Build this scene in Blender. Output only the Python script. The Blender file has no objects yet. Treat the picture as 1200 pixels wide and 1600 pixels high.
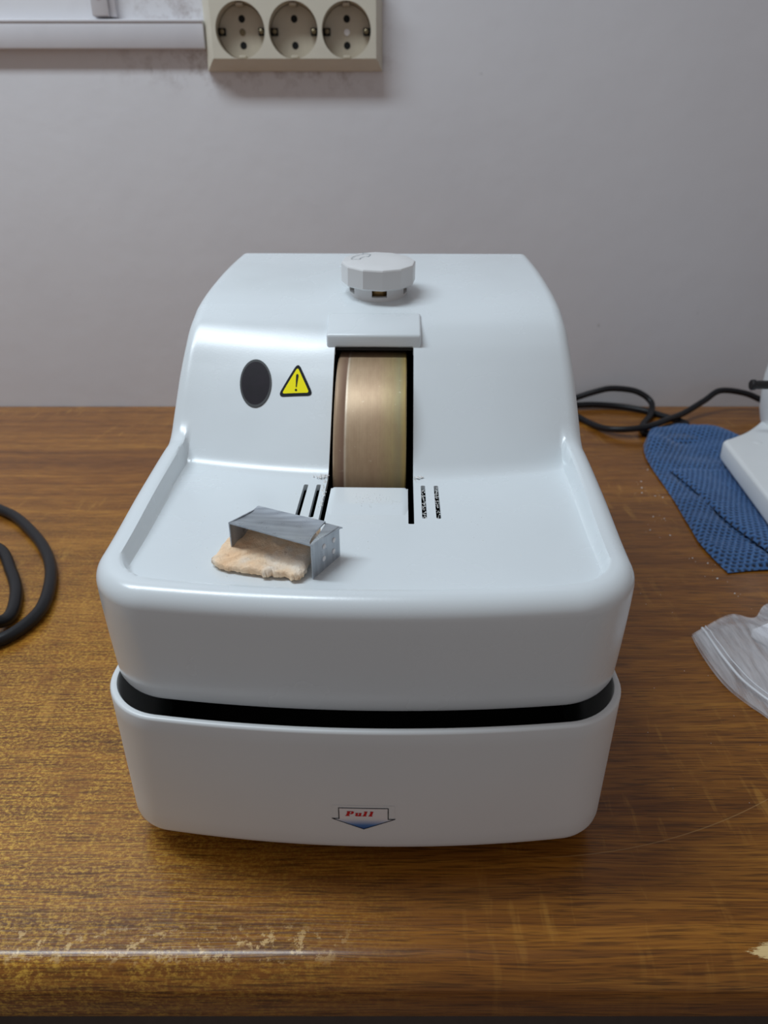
import bpy, bmesh, math, random
import numpy as np
from mathutils import Vector, Matrix
R = math.radians
T0 = 0.75                      # height of the desk top above the floor
SC = bpy.context.scene
COL = SC.collection
rng = np.random.default_rng(4)
random.seed(4)

# ------------------------------------------------------------------ camera
cd = bpy.data.cameras.new('camera'); cam = bpy.data.objects.new('camera', cd); COL.objects.link(cam)
cam.location = (0, 0, T0 + 0.227)
cam.rotation_euler = (R(90 - 26.1), 0, 0)
cd.sensor_fit = 'VERTICAL'; cd.sensor_height = 36; cd.sensor_width = 27
cd.lens = 36 * 1130 / 1600
cd.clip_start = 0.01
cd.dof.use_dof = True; cd.dof.focus_distance = 0.27; cd.dof.aperture_fstop = 16
SC.camera = cam

# ------------------------------------------------------------------ world, lights, exposure
w = bpy.data.worlds.new('room_light'); SC.world = w; w.use_nodes = True
w.node_tree.nodes['Background'].inputs[0].default_value = (1.0, 0.93, 0.93, 1)
w.node_tree.nodes['Background'].inputs[1].default_value = 0.245
def area(name, loc, aim, sx, sy, power, color):
    l = bpy.data.lights.new(name, 'AREA'); l.shape = 'RECTANGLE'; l.size = sx; l.size_y = sy
    l.energy = power; l.color = color
    o = bpy.data.objects.new(name, l); COL.objects.link(o); o.location = loc
    o.rotation_euler = (Vector(aim) - Vector(loc)).to_track_quat('-Z', 'Y').to_euler()
    return o
area('ceiling_tube_lamp', (-0.53, 0.335, T0 + 1.05), (-0.53, 0.336, 0), 0.84, 0.13, 8.8, (0.84, 0.96, 1.05))
SC.view_settings.view_transform = 'Standard'; SC.view_settings.look = 'None'
SC.view_settings.exposure = 0.0; SC.view_settings.gamma = 1.0
SC.view_settings.use_curve_mapping = False

# ------------------------------------------------------------------ helpers
def srgb(r, g, b):
    f = lambda c: (c / 255 / 12.92) if c / 255 <= 0.04045 else ((c / 255 + 0.055) / 1.055) ** 2.4
    return (f(r), f(g), f(b), 1)
def new_mat(name):
    m = bpy.data.materials.new(name); m.use_nodes = True
    nt = m.node_tree; b = nt.nodes['Principled BSDF']
    return m, nt, b
def N(nt, typ, **kw):
    n = nt.nodes.new(typ)
    for k, v in kw.items():
        if k.startswith('i_'):
            key = k[2:]; key = int(key) if key.isdigit() else key
            n.inputs[key].default_value = v
        else: setattr(n, k, v)
    return n
def L(nt, a, b): nt.links.new(a, b)
def coords(nt, scale=(1, 1, 1), rot=(0, 0, 0), loc=(0, 0, 0)):
    tc = N(nt, 'ShaderNodeTexCoord'); mp = N(nt, 'ShaderNodeMapping')
    mp.inputs['Scale'].default_value = scale; mp.inputs['Rotation'].default_value = rot; mp.inputs['Location'].default_value = loc
    L(nt, tc.outputs['Object'], mp.inputs['Vector']); return mp.outputs['Vector']
def noise(nt, vec, scale=5, detail=3, rough=0.5, dist=0):
    n = N(nt, 'ShaderNodeTexNoise'); n.inputs['Scale'].default_value = scale; n.inputs['Detail'].default_value = detail
    n.inputs['Roughness'].default_value = rough; n.inputs['Distortion'].default_value = dist
    L(nt, vec, n.inputs['Vector']); return n.outputs['Fac']
def ramp(nt, fac, stops):
    r = N(nt, 'ShaderNodeValToRGB'); e = r.color_ramp.elements
    while len(e) < len(stops): e.new(0.5)
    for el, (p, c) in zip(e, stops):
        el.position = p; el.color = c if len(c) == 4 else (*c, 1)
    L(nt, fac, r.inputs['Fac']); return r.outputs['Color']
def mix(nt, fac, a, b, mode='MIX'):
    m = N(nt, 'ShaderNodeMix', data_type='RGBA', blend_type=mode)
    for sock, v in ((0, fac), (6, a), (7, b)):
        if isinstance(v, (int, float, tuple)): m.inputs[sock].default_value = v
        else: L(nt, v, m.inputs[sock])
    return m.outputs[2]
def math_(nt, op, a, b=0.0):
    m = N(nt, 'ShaderNodeMath', operation=op)
    for i, v in enumerate((a, b)):
        if isinstance(v, (int, float)): m.inputs[i].default_value = v
        else: L(nt, v, m.inputs[i])
    return m.outputs[0]
def maprange(nt, v, a, b, c=0.0, d=1.0):
    m = N(nt, 'ShaderNodeMapRange'); L(nt, v, m.inputs[0])
    for i, x in enumerate((a, b, c, d)): m.inputs[i + 1].default_value = x
    return m.outputs[0]
def bump(nt, b, height, strength=0.2, dist=0.001):
    n = N(nt, 'ShaderNodeBump'); n.inputs['Strength'].default_value = strength; n.inputs['Distance'].default_value = dist
    L(nt, height, n.inputs['Height']); L(nt, n.outputs[0], b.inputs['Normal'])
BW = lambda v: (v, v, v, 1)
def plain(name, col, rough=0.5, metal=0.0, var=0.06, scale=60, bmp=0.0):
    m, nt, b = new_mat(name)
    v = coords(nt); n = noise(nt, v, scale, 4)
    lo = tuple(c * (1 - var) for c in col[:3]) + (1,); hi = tuple(min(1, c * (1 + var)) for c in col[:3]) + (1,)
    L(nt, ramp(nt, n, [(0.3, lo), (0.7, hi)]), b.inputs['Base Color'])
    b.inputs['Roughness'].default_value = rough; b.inputs['Metallic'].default_value = metal
    if bmp: bump(nt, b, n, bmp, 0.0006)
    return m

# ------------------------------------------------------------------ materials
def mat_wall():
    m, nt, b = new_mat('painted_plaster')
    v = coords(nt)
    big = noise(nt, v, 5, 4, 0.6)
    base = ramp(nt, big, [(0.25, (0.660, 0.652, 0.676)), (0.75, (0.705, 0.697, 0.718))])
    # brownish smudges just below the outlet strip and the cable duct
    sx = N(nt, 'ShaderNodeSeparateXYZ'); L(nt, v, sx.inputs[0])
    zz = maprange(nt, sx.outputs[2], T0 + 0.270, T0 + 0.293)
    zz = math_(nt, 'MULTIPLY', zz, maprange(nt, sx.outputs[0], 0.02, -0.03))
    zz = math_(nt, 'MULTIPLY', zz, maprange(nt, sx.outputs[0], -0.26, -0.15))
    sm = math_(nt, 'MULTIPLY', zz, maprange(nt, noise(nt, v, 90, 5, 0.7), 0.48, 0.72))
    base = mix(nt, math_(nt, 'MULTIPLY', sm, 0.55), base, srgb(120, 95, 85))
    spots = maprange(nt, noise(nt, coords(nt, loc=(3, 1, 2)), 55, 2), 0.745, 0.78)
    base = mix(nt, math_(nt, 'MULTIPLY', spots, 0.35), base, srgb(120, 112, 112))
    L(nt, base, b.inputs['Base Color'])
    b.inputs['Roughness'].default_value = 0.75
    h = math_(nt, 'ADD', noise(nt, v, 45, 5, 0.55), math_(nt, 'MULTIPLY', noise(nt, v, 14, 3), 1.5))
    bump(nt, b, h, 0.16, 0.0022)
    return m
def mat_wood():
    m, nt, b = new_mat('varnished_oak')
    tc = N(nt, 'ShaderNodeTexCoord'); v0 = tc.outputs['Object']
    sx = N(nt, 'ShaderNodeSeparateXYZ'); L(nt, v0, sx.inputs[0])
    # gentle bending of the grain
    warp = N(nt, 'ShaderNodeTexNoise'); L(nt, coords(nt, (5, 9, 9)), warp.inputs['Vector']); warp.inputs['Scale'].default_value = 1.0
    wv = N(nt, 'ShaderNodeVectorMath', operation='MULTIPLY_ADD')
    L(nt, warp.outputs['Color'], wv.inputs[0]); wv.inputs[1].default_value = (0.02, 0.012, 0.012); L(nt, v0, wv.inputs[2])
    def st(scale, rot=0.0):
        mp = N(nt, 'ShaderNodeMapping'); mp.inputs['Scale'].default_value = scale; mp.inputs['Rotation'].default_value = (0, 0, rot)
        L(nt, wv.outputs[0], mp.inputs['Vector']); return mp.outputs['Vector']
    fine = noise(nt, st((34, 1150, 1150)), 1, 3, 0.6)
    pores = noise(nt, st((60, 1500, 1500)), 1, 2, 0.5)
    broad = noise(nt, st((3.2, 90, 90)), 1, 4, 0.6)
    blot = noise(nt, coords(nt, (6, 10, 10)), 1, 3, 0.5)
    tone = math_(nt, 'ADD', math_(nt, 'MULTIPLY', fine, 0.45), math_(nt, 'MULTIPLY', broad, 0.55))
    c = ramp(nt, tone, [(0.30, srgb(80, 44, 10)), (0.45, srgb(128, 78, 24)), (0.56, srgb(156, 101, 35)), (0.70, srgb(186, 130, 50))])
    c = mix(nt, math_(nt, 'MULTIPLY', maprange(nt, blot, 0.35, 0.7), 0.35), c, srgb(116, 66, 22))
        # slanting medullary ray flecks
    rays = noise(nt, st((150, 26, 26), R(-50)), 1, 3, 0.65)
    rmask = maprange(nt, noise(nt, coords(nt, (9, 12, 12), loc=(2, 5, 0)), 1, 2), 0.45, 0.62)
    rf = math_(nt, 'MULTIPLY', maprange(nt, rays, 0.57, 0.68), rmask)
    c = mix(nt, math_(nt, 'MULTIPLY', rf, 0.38), c, srgb(205, 150, 68))
    # flecks of lost varnish, most of them on the often used left front
    wear = noise(nt, coords(nt, (560, 800, 800)), 1, 4, 0.75)
    wreg = math_(nt, 'MULTIPLY', maprange(nt, sx.outputs[0], 0.02, -0.14), maprange(nt, sx.outputs[1], 0.50, 0.20))
    wreg = math_(nt, 'MULTIPLY', wreg, maprange(nt, noise(nt, coords(nt, (70, 22, 40), rot=(0, 0, R(-28))), 1, 5, 0.65), 0.26, 0.50))
    wf = math_(nt, 'MULTIPLY', maprange(nt, wear, 0.45, 0.62), wreg)
    c = mix(nt, math_(nt, 'MULTIPLY', wf, 0.82), c, srgb(226, 178, 70))
    c = mix(nt, math_(nt, 'MULTIPLY', maprange(nt, pores, 0.52, 0.64), 0.58), c, srgb(64, 36, 8))
    # bare wood along the rounded front edge on the left, and the bigger chip on the right
    edge = math_(nt, 'MULTIPLY', maprange(nt, sx.outputs[1], 0.155, 0.150), maprange(nt, sx.outputs[1], 0.141, 0.1445))
    edge = math_(nt, 'MULTIPLY', edge, maprange(nt, sx.outputs[0], -0.005, -0.03))
    en = maprange(nt, noise(nt, coords(nt, (200, 240, 30)), 1, 4, 0.75), 0.55, 0.61)
    c = mix(nt, math_(nt, 'MULTIPLY', math_(nt, 'MULTIPLY', edge, en), 0.85), c, srgb(216, 180, 122))
    chip = N(nt, 'ShaderNodeVectorMath', operation='DISTANCE')
    cm = N(nt, 'ShaderNodeMapping'); cm.inputs['Scale'].default_value = (1, 4.2, 0); L(nt, v0, cm.inputs['Vector'])
    L(nt, cm.outputs[0], chip.inputs[0]); chip.inputs[1].default_value = (0.1275, 0.1455 * 4.2, 0)
    cn = math_(nt, 'ADD', chip.outputs['Value'], math_(nt, 'MULTIPLY', noise(nt, coords(nt, (120, 900, 0)), 1, 4, 0.7), 0.022))
    cf = maprange(nt, cn, 0.0215, 0.0200)
    c = mix(nt, cf, c, srgb(225, 196, 140))
    # faint glue joint between two veneer strips
    jf = maprange(nt, math_(nt, 'ABSOLUTE', math_(nt, 'SUBTRACT', sx.outputs[1], 0.2366)), 0.0007, 0.0002)
    c = mix(nt, math_(nt, 'MULTIPLY', math_(nt, 'MULTIPLY', jf, maprange(nt, sx.outputs[0], 0.06, 0.10)), 0.4), c, srgb(58, 32, 12))
    # one long pale scratch at right
    sc_x = math_(nt, 'SUBTRACT', sx.outputs[0], 0.05)
    arc = math_(nt, 'MULTIPLY', math_(nt, 'MULTIPLY', sc_x, sc_x), 2.6)
    ds = math_(nt, 'ABSOLUTE', math_(nt, 'SUBTRACT', math_(nt, 'SUBTRACT', sx.outputs[1], 0.1795), arc))
    sf = math_(nt, 'MULTIPLY', maprange(nt, ds, 0.0003, 0.0001), maprange(nt, sx.outputs[0], 0.05, 0.07))
    sf = math_(nt, 'MULTIPLY', sf, maprange(nt, sx.outputs[0], 0.17, 0.15))
    c = mix(nt, math_(nt, 'MULTIPLY', sf, 0.45), c, srgb(190, 150, 95))
    L(nt, c, b.inputs['Base Color'])
    L(nt, maprange(nt, fine, 0.3, 0.7, 0.40, 0.26), b.inputs['Roughness']); b.inputs['Specular IOR Level'].default_value = 0.22; b.inputs['Coat Weight'].default_value = 0.4; b.inputs['Coat Roughness'].default_value = 0.17
    bump(nt, b, math_(nt, 'ADD', fine, math_(nt, 'MULTIPLY', pores, 0.6)), 0.22, 0.0006)
    return m
def mat_plastic(name, col, rough, wear=0.0):
    m, nt, b = new_mat(name)
    v = coords(nt)
    n = noise(nt, v, 12, 4)
    lo = tuple(c * 0.965 for c in col); hi = tuple(min(1, c * 1.02) for c in col)
    c = ramp(nt, n, [(0.3, lo), (0.7, hi)])
    scr = maprange(nt, noise(nt, coords(nt, (60, 60, 1500), rot=(0, R(12), 0), loc=(1, 0, 4)), 1, 4, 0.7), 0.72, 0.78)
    c = mix(nt, math_(nt, 'MULTIPLY', scr, wear), c, (0.92, 0.92, 0.92, 1))
    L(nt, c, b.inputs['Base Color'])
    L(nt, maprange(nt, noise(nt, v, 30, 4), 0.3, 0.7, rough - 0.04, rough + 0.05), b.inputs['Roughness'])
    b.inputs['IOR'].default_value = 1.5; b.inputs['Specular IOR Level'].default_value = 0.75
    bump(nt, b, noise(nt, v, 1400, 2), 0.05, 0.0003)
    return m
def mat_wheel():
    m, nt, b = new_mat('brushed_brass')
    v = coords(nt, (1500, 40, 40))
    n = noise(nt, v, 1, 3)
    sx = N(nt, 'ShaderNodeSeparateXYZ'); tc = N(nt, 'ShaderNodeTexCoord'); L(nt, tc.outputs['Object'], sx.inputs[0])
    c = ramp(nt, maprange(nt, sx.outputs[0], -0.0148, 0.0148), [(0.0, srgb(176, 150, 122)), (0.10, srgb(158, 128, 108)), (0.125, srgb(158, 128, 108)), (0.15, srgb(214, 198, 176)), (0.175, srgb(180, 156, 128)),  # the pale line is the groove's highlight, painted into the colour
        (0.22, srgb(180, 154, 124)), (0.6, srgb(178, 150, 118)), (0.82, srgb(172, 152, 108)), (0.92, srgb(156, 146, 108)), (1.0, srgb(172, 148, 86))])
    c = mix(nt, math_(nt, 'MULTIPLY', maprange(nt, n, 0.40, 0.75), 0.16), c, srgb(130, 108, 82))
    c = mix(nt, math_(nt, 'MULTIPLY', maprange(nt, noise(nt, coords(nt, (240, 90, 90)), 1, 5, 0.7), 0.40, 0.65), 0.35), c, srgb(150, 120, 92))
    c = mix(nt, math_(nt, 'MULTIPLY', maprange(nt, noise(nt, coords(nt, (300, 300, 300)), 1, 4, 0.7), 0.66, 0.74), 0.5), c, srgb(214, 200, 176))
    L(nt, c, b.inputs['Base Color']); b.inputs['Metallic'].default_value = 0.35
    b.inputs['Roughness'].default_value = 0.46
    bump(nt, b, n, 0.05, 0.0002)
    return m
def mat_steel():
    m, nt, b = new_mat('thin_sheet_steel')
    n = noise(nt, coords(nt, (60, 600, 60)), 1, 4)
    L(nt, ramp(nt, n, [(0.3, srgb(150, 156, 164)), (0.7, srgb(184, 190, 196))]), b.inputs['Base Color'])
    b.inputs['Metallic'].default_value = 0.65
    L(nt, maprange(nt, noise(nt, coords(nt), 200, 4), 0.3, 0.7, 0.24, 0.42), b.inputs['Roughness'])
    bump(nt, b, n, 0.08, 0.0003)
    return m
def mat_crumb():
    m, nt, b = new_mat('porous_peach_plaster')
    v = coords(nt)
    n = noise(nt, v, 700, 5, 0.7); big = noise(nt, v, 110, 3)
    c = ramp(nt, big, [(0.3, srgb(252, 208, 164)), (0.5, srgb(254, 224, 190)), (0.68, srgb(255, 240, 222))])
    c = mix(nt, math_(nt, 'MULTIPLY', maprange(nt, noise(nt, v, 520, 3), 0.62, 0.76), 0.4), c, srgb(150, 96, 62))
    L(nt, c, b.inputs['Base Color']); b.inputs['Roughness'].default_value = 0.9
    bump(nt, b, n, 0.7, 0.0012)
    return m
def mat_cloth():
    m, nt, b = new_mat('blue_mesh_cloth')
    at = N(nt, 'ShaderNodeAttribute', attribute_name='hole')
    n = noise(nt, coords(nt), 500, 4)
    c = ramp(nt, n, [(0.3, srgb(46, 86, 138)), (0.7, srgb(70, 116, 170))])
    c = mix(nt, at.outputs['Fac'], c, srgb(4, 12, 30))
    L(nt, c, b.inputs['Base Color']); b.inputs['Roughness'].default_value = 0.85
    b.inputs['Sheen Weight'].default_value = 0.25
    bump(nt, b, n, 0.5, 0.0008)
    return m
def mat_film():
    m, nt, b = new_mat('clear_plastic_film')
    n = noise(nt, coords(nt, (260, 22, 22), rot=(0, 0, R(-16))), 1, 4, 0.6)
    b.inputs['Base Color'].default_value = (0.80, 0.80, 0.83, 1)
    b.inputs['Roughness'].default_value = 0.18
    tr = N(nt, 'ShaderNodeBsdfTransparent'); ms = N(nt, 'ShaderNodeMixShader')
    L(nt, maprange(nt, n, 0.32, 0.68, 0.16, 0.62), ms.inputs[0])
    L(nt, tr.outputs[0], ms.inputs[1]); L(nt, b.outputs[0], ms.inputs[2])
    L(nt, ms.outputs[0], nt.nodes['Material Output'].inputs['Surface'])
    bump(nt, b, noise(nt, coords(nt, (160, 30, 30), rot=(0, 0, R(-22))), 1, 4), 0.8, 0.003)
    return m
M = dict(wall=mat_wall(), wood=mat_wood(),
    shell=mat_plastic('white_moulded_plastic', (0.725, 0.775, 0.80), 0.255),
    knob=mat_plastic('white_knob_plastic', (0.70, 0.70, 0.70), 0.38),
    drawer=mat_plastic('white_drawer_plastic', (0.735, 0.765, 0.775), 0.34, 0.3),
    black=plain('matte_black_plastic', (0.008, 0.008, 0.009), 0.55),
    hollow=plain('hollow_shade_black', (0.004, 0.004, 0.004), 0.9),  # flat black put in for the shade inside hollows and holes
    rubber=plain('black_cable_rubber', (0.011, 0.011, 0.013), 0.38, bmp=0.05, scale=400),
    wheel=mat_wheel(), steel=mat_steel(), crumb=mat_crumb(), cloth=mat_cloth(), film=mat_film(),
    brass=plain('brass', srgb(170, 140, 95), 0.35, 0.9),
    window=plain('dark_purple_window', srgb(20, 9, 20), 0.5, var=0.3, scale=250),
    yellow=plain('yellow_print', srgb(255, 240, 0), 0.6, var=0.02), ink=plain('black_print', srgb(12, 18, 26), 0.6),
    red=plain('red_print', srgb(196, 20, 34), 0.45), label=plain('pale_label_film', (0.78, 0.77, 0.78, 1), 0.35),
    cream=plain('aged_cream_plastic', srgb(206, 200, 184), 0.4, var=0.03), insert=plain('dirty_cream_plastic', srgb(184, 174, 156), 0.5, var=0.07, scale=90),
    duct=plain('white_pvc', srgb(206, 204, 208), 0.45, var=0.02), dark_metal=plain('tarnished_metal', srgb(120, 108, 84), 0.4, 0.8),
    device=mat_plastic('white_enamel', (0.80, 0.83, 0.84), 0.35), dust=plain('white_dust', (0.86, 0.85, 0.83, 1), 0.9),
    floor=plain('grey_floor_tile', srgb(120, 112, 106), 0.5), pearl=plain('white_plastic_insert', (0.86, 0.87, 0.92, 1), 0.35))
for k in ('window', 'ink', 'yellow'): M[k].node_tree.nodes['Principled BSDF'].inputs['Specular IOR Level'].default_value = 0.15
M['rubber'].node_tree.nodes['Principled BSDF'].inputs['Specular IOR Level'].default_value = 0.3
def mat_blue_fade():
    m, nt, b = new_mat('blue_fading_print')
    sx = N(nt, 'ShaderNodeSeparateXYZ'); tc = N(nt, 'ShaderNodeTexCoord'); L(nt, tc.outputs['Object'], sx.inputs[0])
    L(nt, ramp(nt, maprange(nt, sx.outputs[2], 0.0215, 0.0262), [(0.0, srgb(40, 84, 150)), (0.35, srgb(70, 120, 180)), (1.0, (0.78, 0.77, 0.78))]), b.inputs['Base Color'])
    b.inputs['Roughness'].default_value = 0.35
    return m
M['blue_fade'] = mat_blue_fade()

# ------------------------------------------------------------------ mesh helpers
def link(name, me, parent=None, loc=(0, 0, 0), rot=(0, 0, 0)):
    o = bpy.data.objects.new(name, me); COL.objects.link(o); o.location = loc; o.rotation_euler = rot
    if parent: o.parent = parent
    return o
def mesh_obj(name, verts, faces, mats, parent=None, loc=(0, 0, 0), rot=(0, 0, 0), smooth=True, angle=35, fm=None):
    me = bpy.data.meshes.new(name)
    me.from_pydata([tuple(map(float, v)) for v in verts], [], [tuple(map(int, f)) for f in faces])
    for m in (mats if isinstance(mats, (list, tuple)) else [mats]): me.materials.append(m)
    if fm is not None: me.polygons.foreach_set('material_index', fm)
    me.validate(); 
    bm = bmesh.new(); bm.from_mesh(me); bmesh.ops.recalc_face_normals(bm, faces=bm.faces); bm.to_mesh(me); bm.free()
    if smooth:
        me.polygons.foreach_set('use_smooth', [True] * len(me.polygons))
        if angle: me.set_sharp_from_angle(angle=R(angle))
    return link(name, me, parent, loc, rot)
def bm_obj(name, bm, mats, parent=None, loc=(0, 0, 0), rot=(0, 0, 0), smooth=True, angle=35):
    bmesh.ops.recalc_face_normals(bm, faces=bm.faces)
    me = bpy.data.meshes.new(name); bm.to_mesh(me); bm.free()
    for m in (mats if isinstance(mats, (list, tuple)) else [mats]): me.materials.append(m)
    if smooth:
        me.polygons.foreach_set('use_smooth', [True] * len(me.polygons)); me.set_sharp_from_angle(angle=R(angle))
    return link(name, me, parent, loc, rot)
def thing(name, label, cat, loc, rot=(0, 0, 0), group=None):
    o = bpy.data.objects.new(name, None); COL.objects.link(o); o.location = loc; o.rotation_euler = rot
    o.empty_display_size = 0.02
    return tag(o, label, cat, group)
def tag(o, label=None, cat=None, group=None, kind=None):
    for k, v in (('label', label), ('category', cat), ('group', group), ('kind', kind)):
        if v: o[k] = v
    return o
def box_bm(x0, x1, y0, y1, z0, z1, bev=0.0, seg=2):
    bm = bmesh.new(); bmesh.ops.create_cube(bm, size=1)
    for v in bm.verts:
        v.co = Vector(((x0 + x1) / 2 + v.co.x * (x1 - x0), (y0 + y1) / 2 + v.co.y * (y1 - y0), (z0 + z1) / 2 + v.co.z * (z1 - z0)))
    if bev: bmesh.ops.bevel(bm, geom=bm.edges[:], offset=bev, segments=seg, profile=0.5, affect='EDGES')
    return bm
def box(name, x0, x1, y0, y1, z0, z1, m, parent=None, bev=0.0, loc=(0, 0, 0), seg=2):
    return bm_obj(name, box_bm(x0, x1, y0, y1, z0, z1, bev, seg), m, parent, loc)
def lathe(profile, n=48, axis='z', jag=None):
    """closed surface of revolution of (radius, height) pairs; caps where radius 0"""
    vs, fs = [], []
    for k, (r, h) in enumerate(profile):
        for i in range(n):
            a = 2 * math.pi * i / n; rr = r * (jag(i, k) if jag else 1)
            p = (rr * math.cos(a), rr * math.sin(a), h)
            vs.append(p if axis == 'z' else ((p[2], p[0], p[1]) if axis == 'x' else (p[0], p[2], p[1])))
    for k in range(len(profile) - 1):
        for i in range(n):
            j = (i + 1) % n; fs.append((k * n + i, k * n + j, (k + 1) * n + j, (k + 1) * n + i))
    fs.append(tuple(range(n))); fs.append(tuple(range((len(profile) - 1) * n, len(profile) * n)))
    return vs, fs
def spline(pts, n):
    """Catmull-Rom through 3-D points"""
    P = np.array(pts, float); P = np.vstack([2 * P[0] - P[1], P, 2 * P[-1] - P[-2]])
    out = []
    for i in range(1, len(P) - 2):
        for k in range(n):
            t = k / n; a, b_, c, d = P[i - 1], P[i], P[i + 1], P[i + 2]
            out.append(0.5 * (2 * b_ + (c - a) * t + (2 * a - 5 * b_ + 4 * c - d) * t * t + (3 * b_ - a - 3 * c + d) * t ** 3))
    out.append(P[-2]); return np.array(out)
def tube(pts, r, n=14):
    P = np.array(pts, float); T = np.gradient(P, axis=0); T /= np.linalg.norm(T, axis=1)[:, None]
    up = np.array([0, 0, 1.0]); vs, fs = [], []
    u = np.cross(T[0], up); u /= np.linalg.norm(u)
    for p, t in zip(P, T):
        u = u - t * np.dot(u, t); u /= np.linalg.norm(u); v = np.cross(t, u)
        for i in range(n):
            a = 2 * math.pi * i / n; vs.append(p + r * (math.cos(a) * u + math.sin(a) * v))
    for k in range(len(P) - 1):
        for i in range(n):
            j = (i + 1) % n; fs.append((k * n + i, k * n + j, (k + 1) * n + j, (k + 1) * n + i))
    fs.append(tuple(range(n))); fs.append(tuple(range((len(P) - 1) * n, len(P) * n)))
    return vs, fs
def boolean(o, cutters, solver='EXACT'):
    for c in cutters:
        md = o.modifiers.new('cut', 'BOOLEAN'); md.operation = 'DIFFERENCE'; md.object = c; md.solver = solver
    dg = bpy.context.evaluated_depsgraph_get()
    me = bpy.data.meshes.new_from_object(o.evaluated_get(dg), preserve_all_data_layers=True, depsgraph=dg)
    old = o.data; o.modifiers.clear(); o.data = me; me.name = old.name; bpy.data.meshes.remove(old)
    for c in cutters:
        d = c.data; bpy.data.objects.remove(c); bpy.data.meshes.remove(d)
sstep = lambda a, b, x: (lambda t: t * t * (3 - 2 * t))(np.clip((x - a) / (b - a), 0, 1))

# ------------------------------------------------------------------ the setting
YW = 0.708
box('floor', -1.6, 1.6, -1.2, YW + 0.1, -0.05, 0.0, M['floor'])['kind'] = 'structure'
box('wall_back', -1.6, 1.6, YW, YW + 0.1, 0.0, 2.6, M['wall'])['kind'] = 'structure'

# desk: oak top with rounded front edge on two side panels and a modesty panel
desk = thing('desk', 'brown varnished oak desk with worn rounded front edge against the grey wall', 'desk', (0, 0.42, 0))
prof = [(YW - 0.001, 0.0), (0.30, 0.0), (0.147, 0.0)]
for i in range(1, 13):
    a = i / 12 * math.pi / 2; prof.append((0.147 - 0.010 * math.sin(a), -0.010 + 0.010 * math.cos(a)))
prof += [(0.137, -0.0195), (0.1382, -0.0222), (0.141, -0.0238), (YW - 0.001, -0.0238)]
vs = [(x, y, z) for x in (-0.85, 0.85) for y, z in prof]; n = len(prof)
fs = [(i, (i + 1) % n, n + (i + 1) % n, n + i) for i in range(n)] + [tuple(range(n)), tuple(range(n, 2 * n))]
mesh_obj('desktop', np.array(vs) + np.array([0, -0.42, 0]), fs, M['wood'], desk, (0, 0, T0))
desk.children[0].data.transform(Matrix.Translation((0, 0.42, 0))); desk.children[0].location = (0, -0.42, T0)
for x in (-0.82, 0.80): box('side_panel', x, x + 0.02, -0.24, 0.27, 0.0, T0 - 0.0238, M['wood'], desk)
box('modesty_panel', -0.80, 0.80, 0.22, 0.24, 0.25, T0 - 0.0238, M['wood'], desk)

# ------------------------------------------------------------------ the trimmer: shape functions, local y = 0 at its front
ARC = 0.48
def front_pts(W, yf, rc, na=36, nf=110):
    a = np.linspace(math.pi / 2, 0, na, endpoint=False); xl = -(W - rc) - rc * np.sin(a)
    x = np.concatenate([xl, np.linspace(-(W - rc), W - rc, nf), -xl[::-1]])
    ax = np.abs(x); q = np.clip(ax - (W - rc), 0, rc)
    return x, yf + x * x / (2 * ARC) + rc - np.sqrt(np.maximum(rc * rc - q * q, 0))
def pchip(xk, yk, x):
    xk = np.array(xk); yk = np.array(yk); hgt = np.diff(xk); de = np.diff(yk) / hgt; m = np.zeros_like(xk)
    for i in range(1, len(xk) - 1):
        if de[i - 1] * de[i] > 0: m[i] = 2 * de[i - 1] * de[i] / (de[i - 1] + de[i])
    m[0], m[-1] = de[0], de[-1]
    i = np.clip(np.searchsorted(xk, x) - 1, 0, len(xk) - 2); s = (x - xk[i]) / hgt[i]
    s_ = np.clip(s, 0, 1)
    v = (2 * s_**3 - 3 * s_**2 + 1) * yk[i] + (s_**3 - 2 * s_**2 + s_) * hgt[i] * m[i] + (-2 * s_**3 + 3 * s_**2) * yk[i + 1] + (s_**3 - s_**2) * hgt[i] * m[i + 1]
    return v + np.where(s < 0, (s) * hgt[i] * m[0], 0) + np.where(s > 1, (s - 1) * hgt[i] * m[-1], 0)
SHW, SHB, SHY = 0.0880, 0.286, 0.0
def wscale(y): return pchip([-0.01, 0.04, 0.08, 0.12, 0.143, 0.157, 0.1755, 0.286], [0.997, 1.009, 1.032, 1.046, 1.028, 1.010, 1.002, 0.995], y)
fx, fy = front_pts(SHW, SHY, 0.0215)
def shell_xy(t):
    y = fy[None, :] + (SHB - fy[None, :]) * t[:, None]
    return fx[None, :] * wscale(y), y
_t = np.linspace(0, 1, 400)
_sx, _sy = shell_xy(_t)
OUT = np.vstack([np.c_[_sx[0], _sy[0]], np.c_[_sx[1:, -1], _sy[1:, -1]], np.c_[_sx[-1, ::-1], _sy[-1, ::-1]], np.c_[_sx[::-1, 0], _sy[::-1, 0]]])
def edge_dist(x, y):
    p = np.c_[x.ravel(), y.ravel()]; A = OUT; B = np.roll(OUT, -1, 0); d = B - A; l2 = np.maximum((d ** 2).sum(1), 1e-16)
    out = np.empty(len(p))
    for i in range(0, len(p), 2000):
        q = p[i:i + 2000]
        t = np.clip(((q[:, None, :] - A[None]) * d[None]).sum(2) / l2, 0, 1)
        out[i:i + 2000] = np.sqrt((((A[None] + t[..., None] * d[None]) - q[:, None, :]) ** 2).sum(2).min(1))
    return out.reshape(x.shape)
RIM_Y = [-0.01, 0.02, 0.0567, 0.087, 0.100, 0.110, 0.1215, 0.137, 0.153, 0.1755, 0.208, 0.251, 0.286]
RIM_Z = [0.1095, 0.1100, 0.1125, 0.1158, 0.1192, 0.1238, 0.1306, 0.1408, 0.1515, 0.1640, 0.1697, 0.1738, 0.1756]
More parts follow.
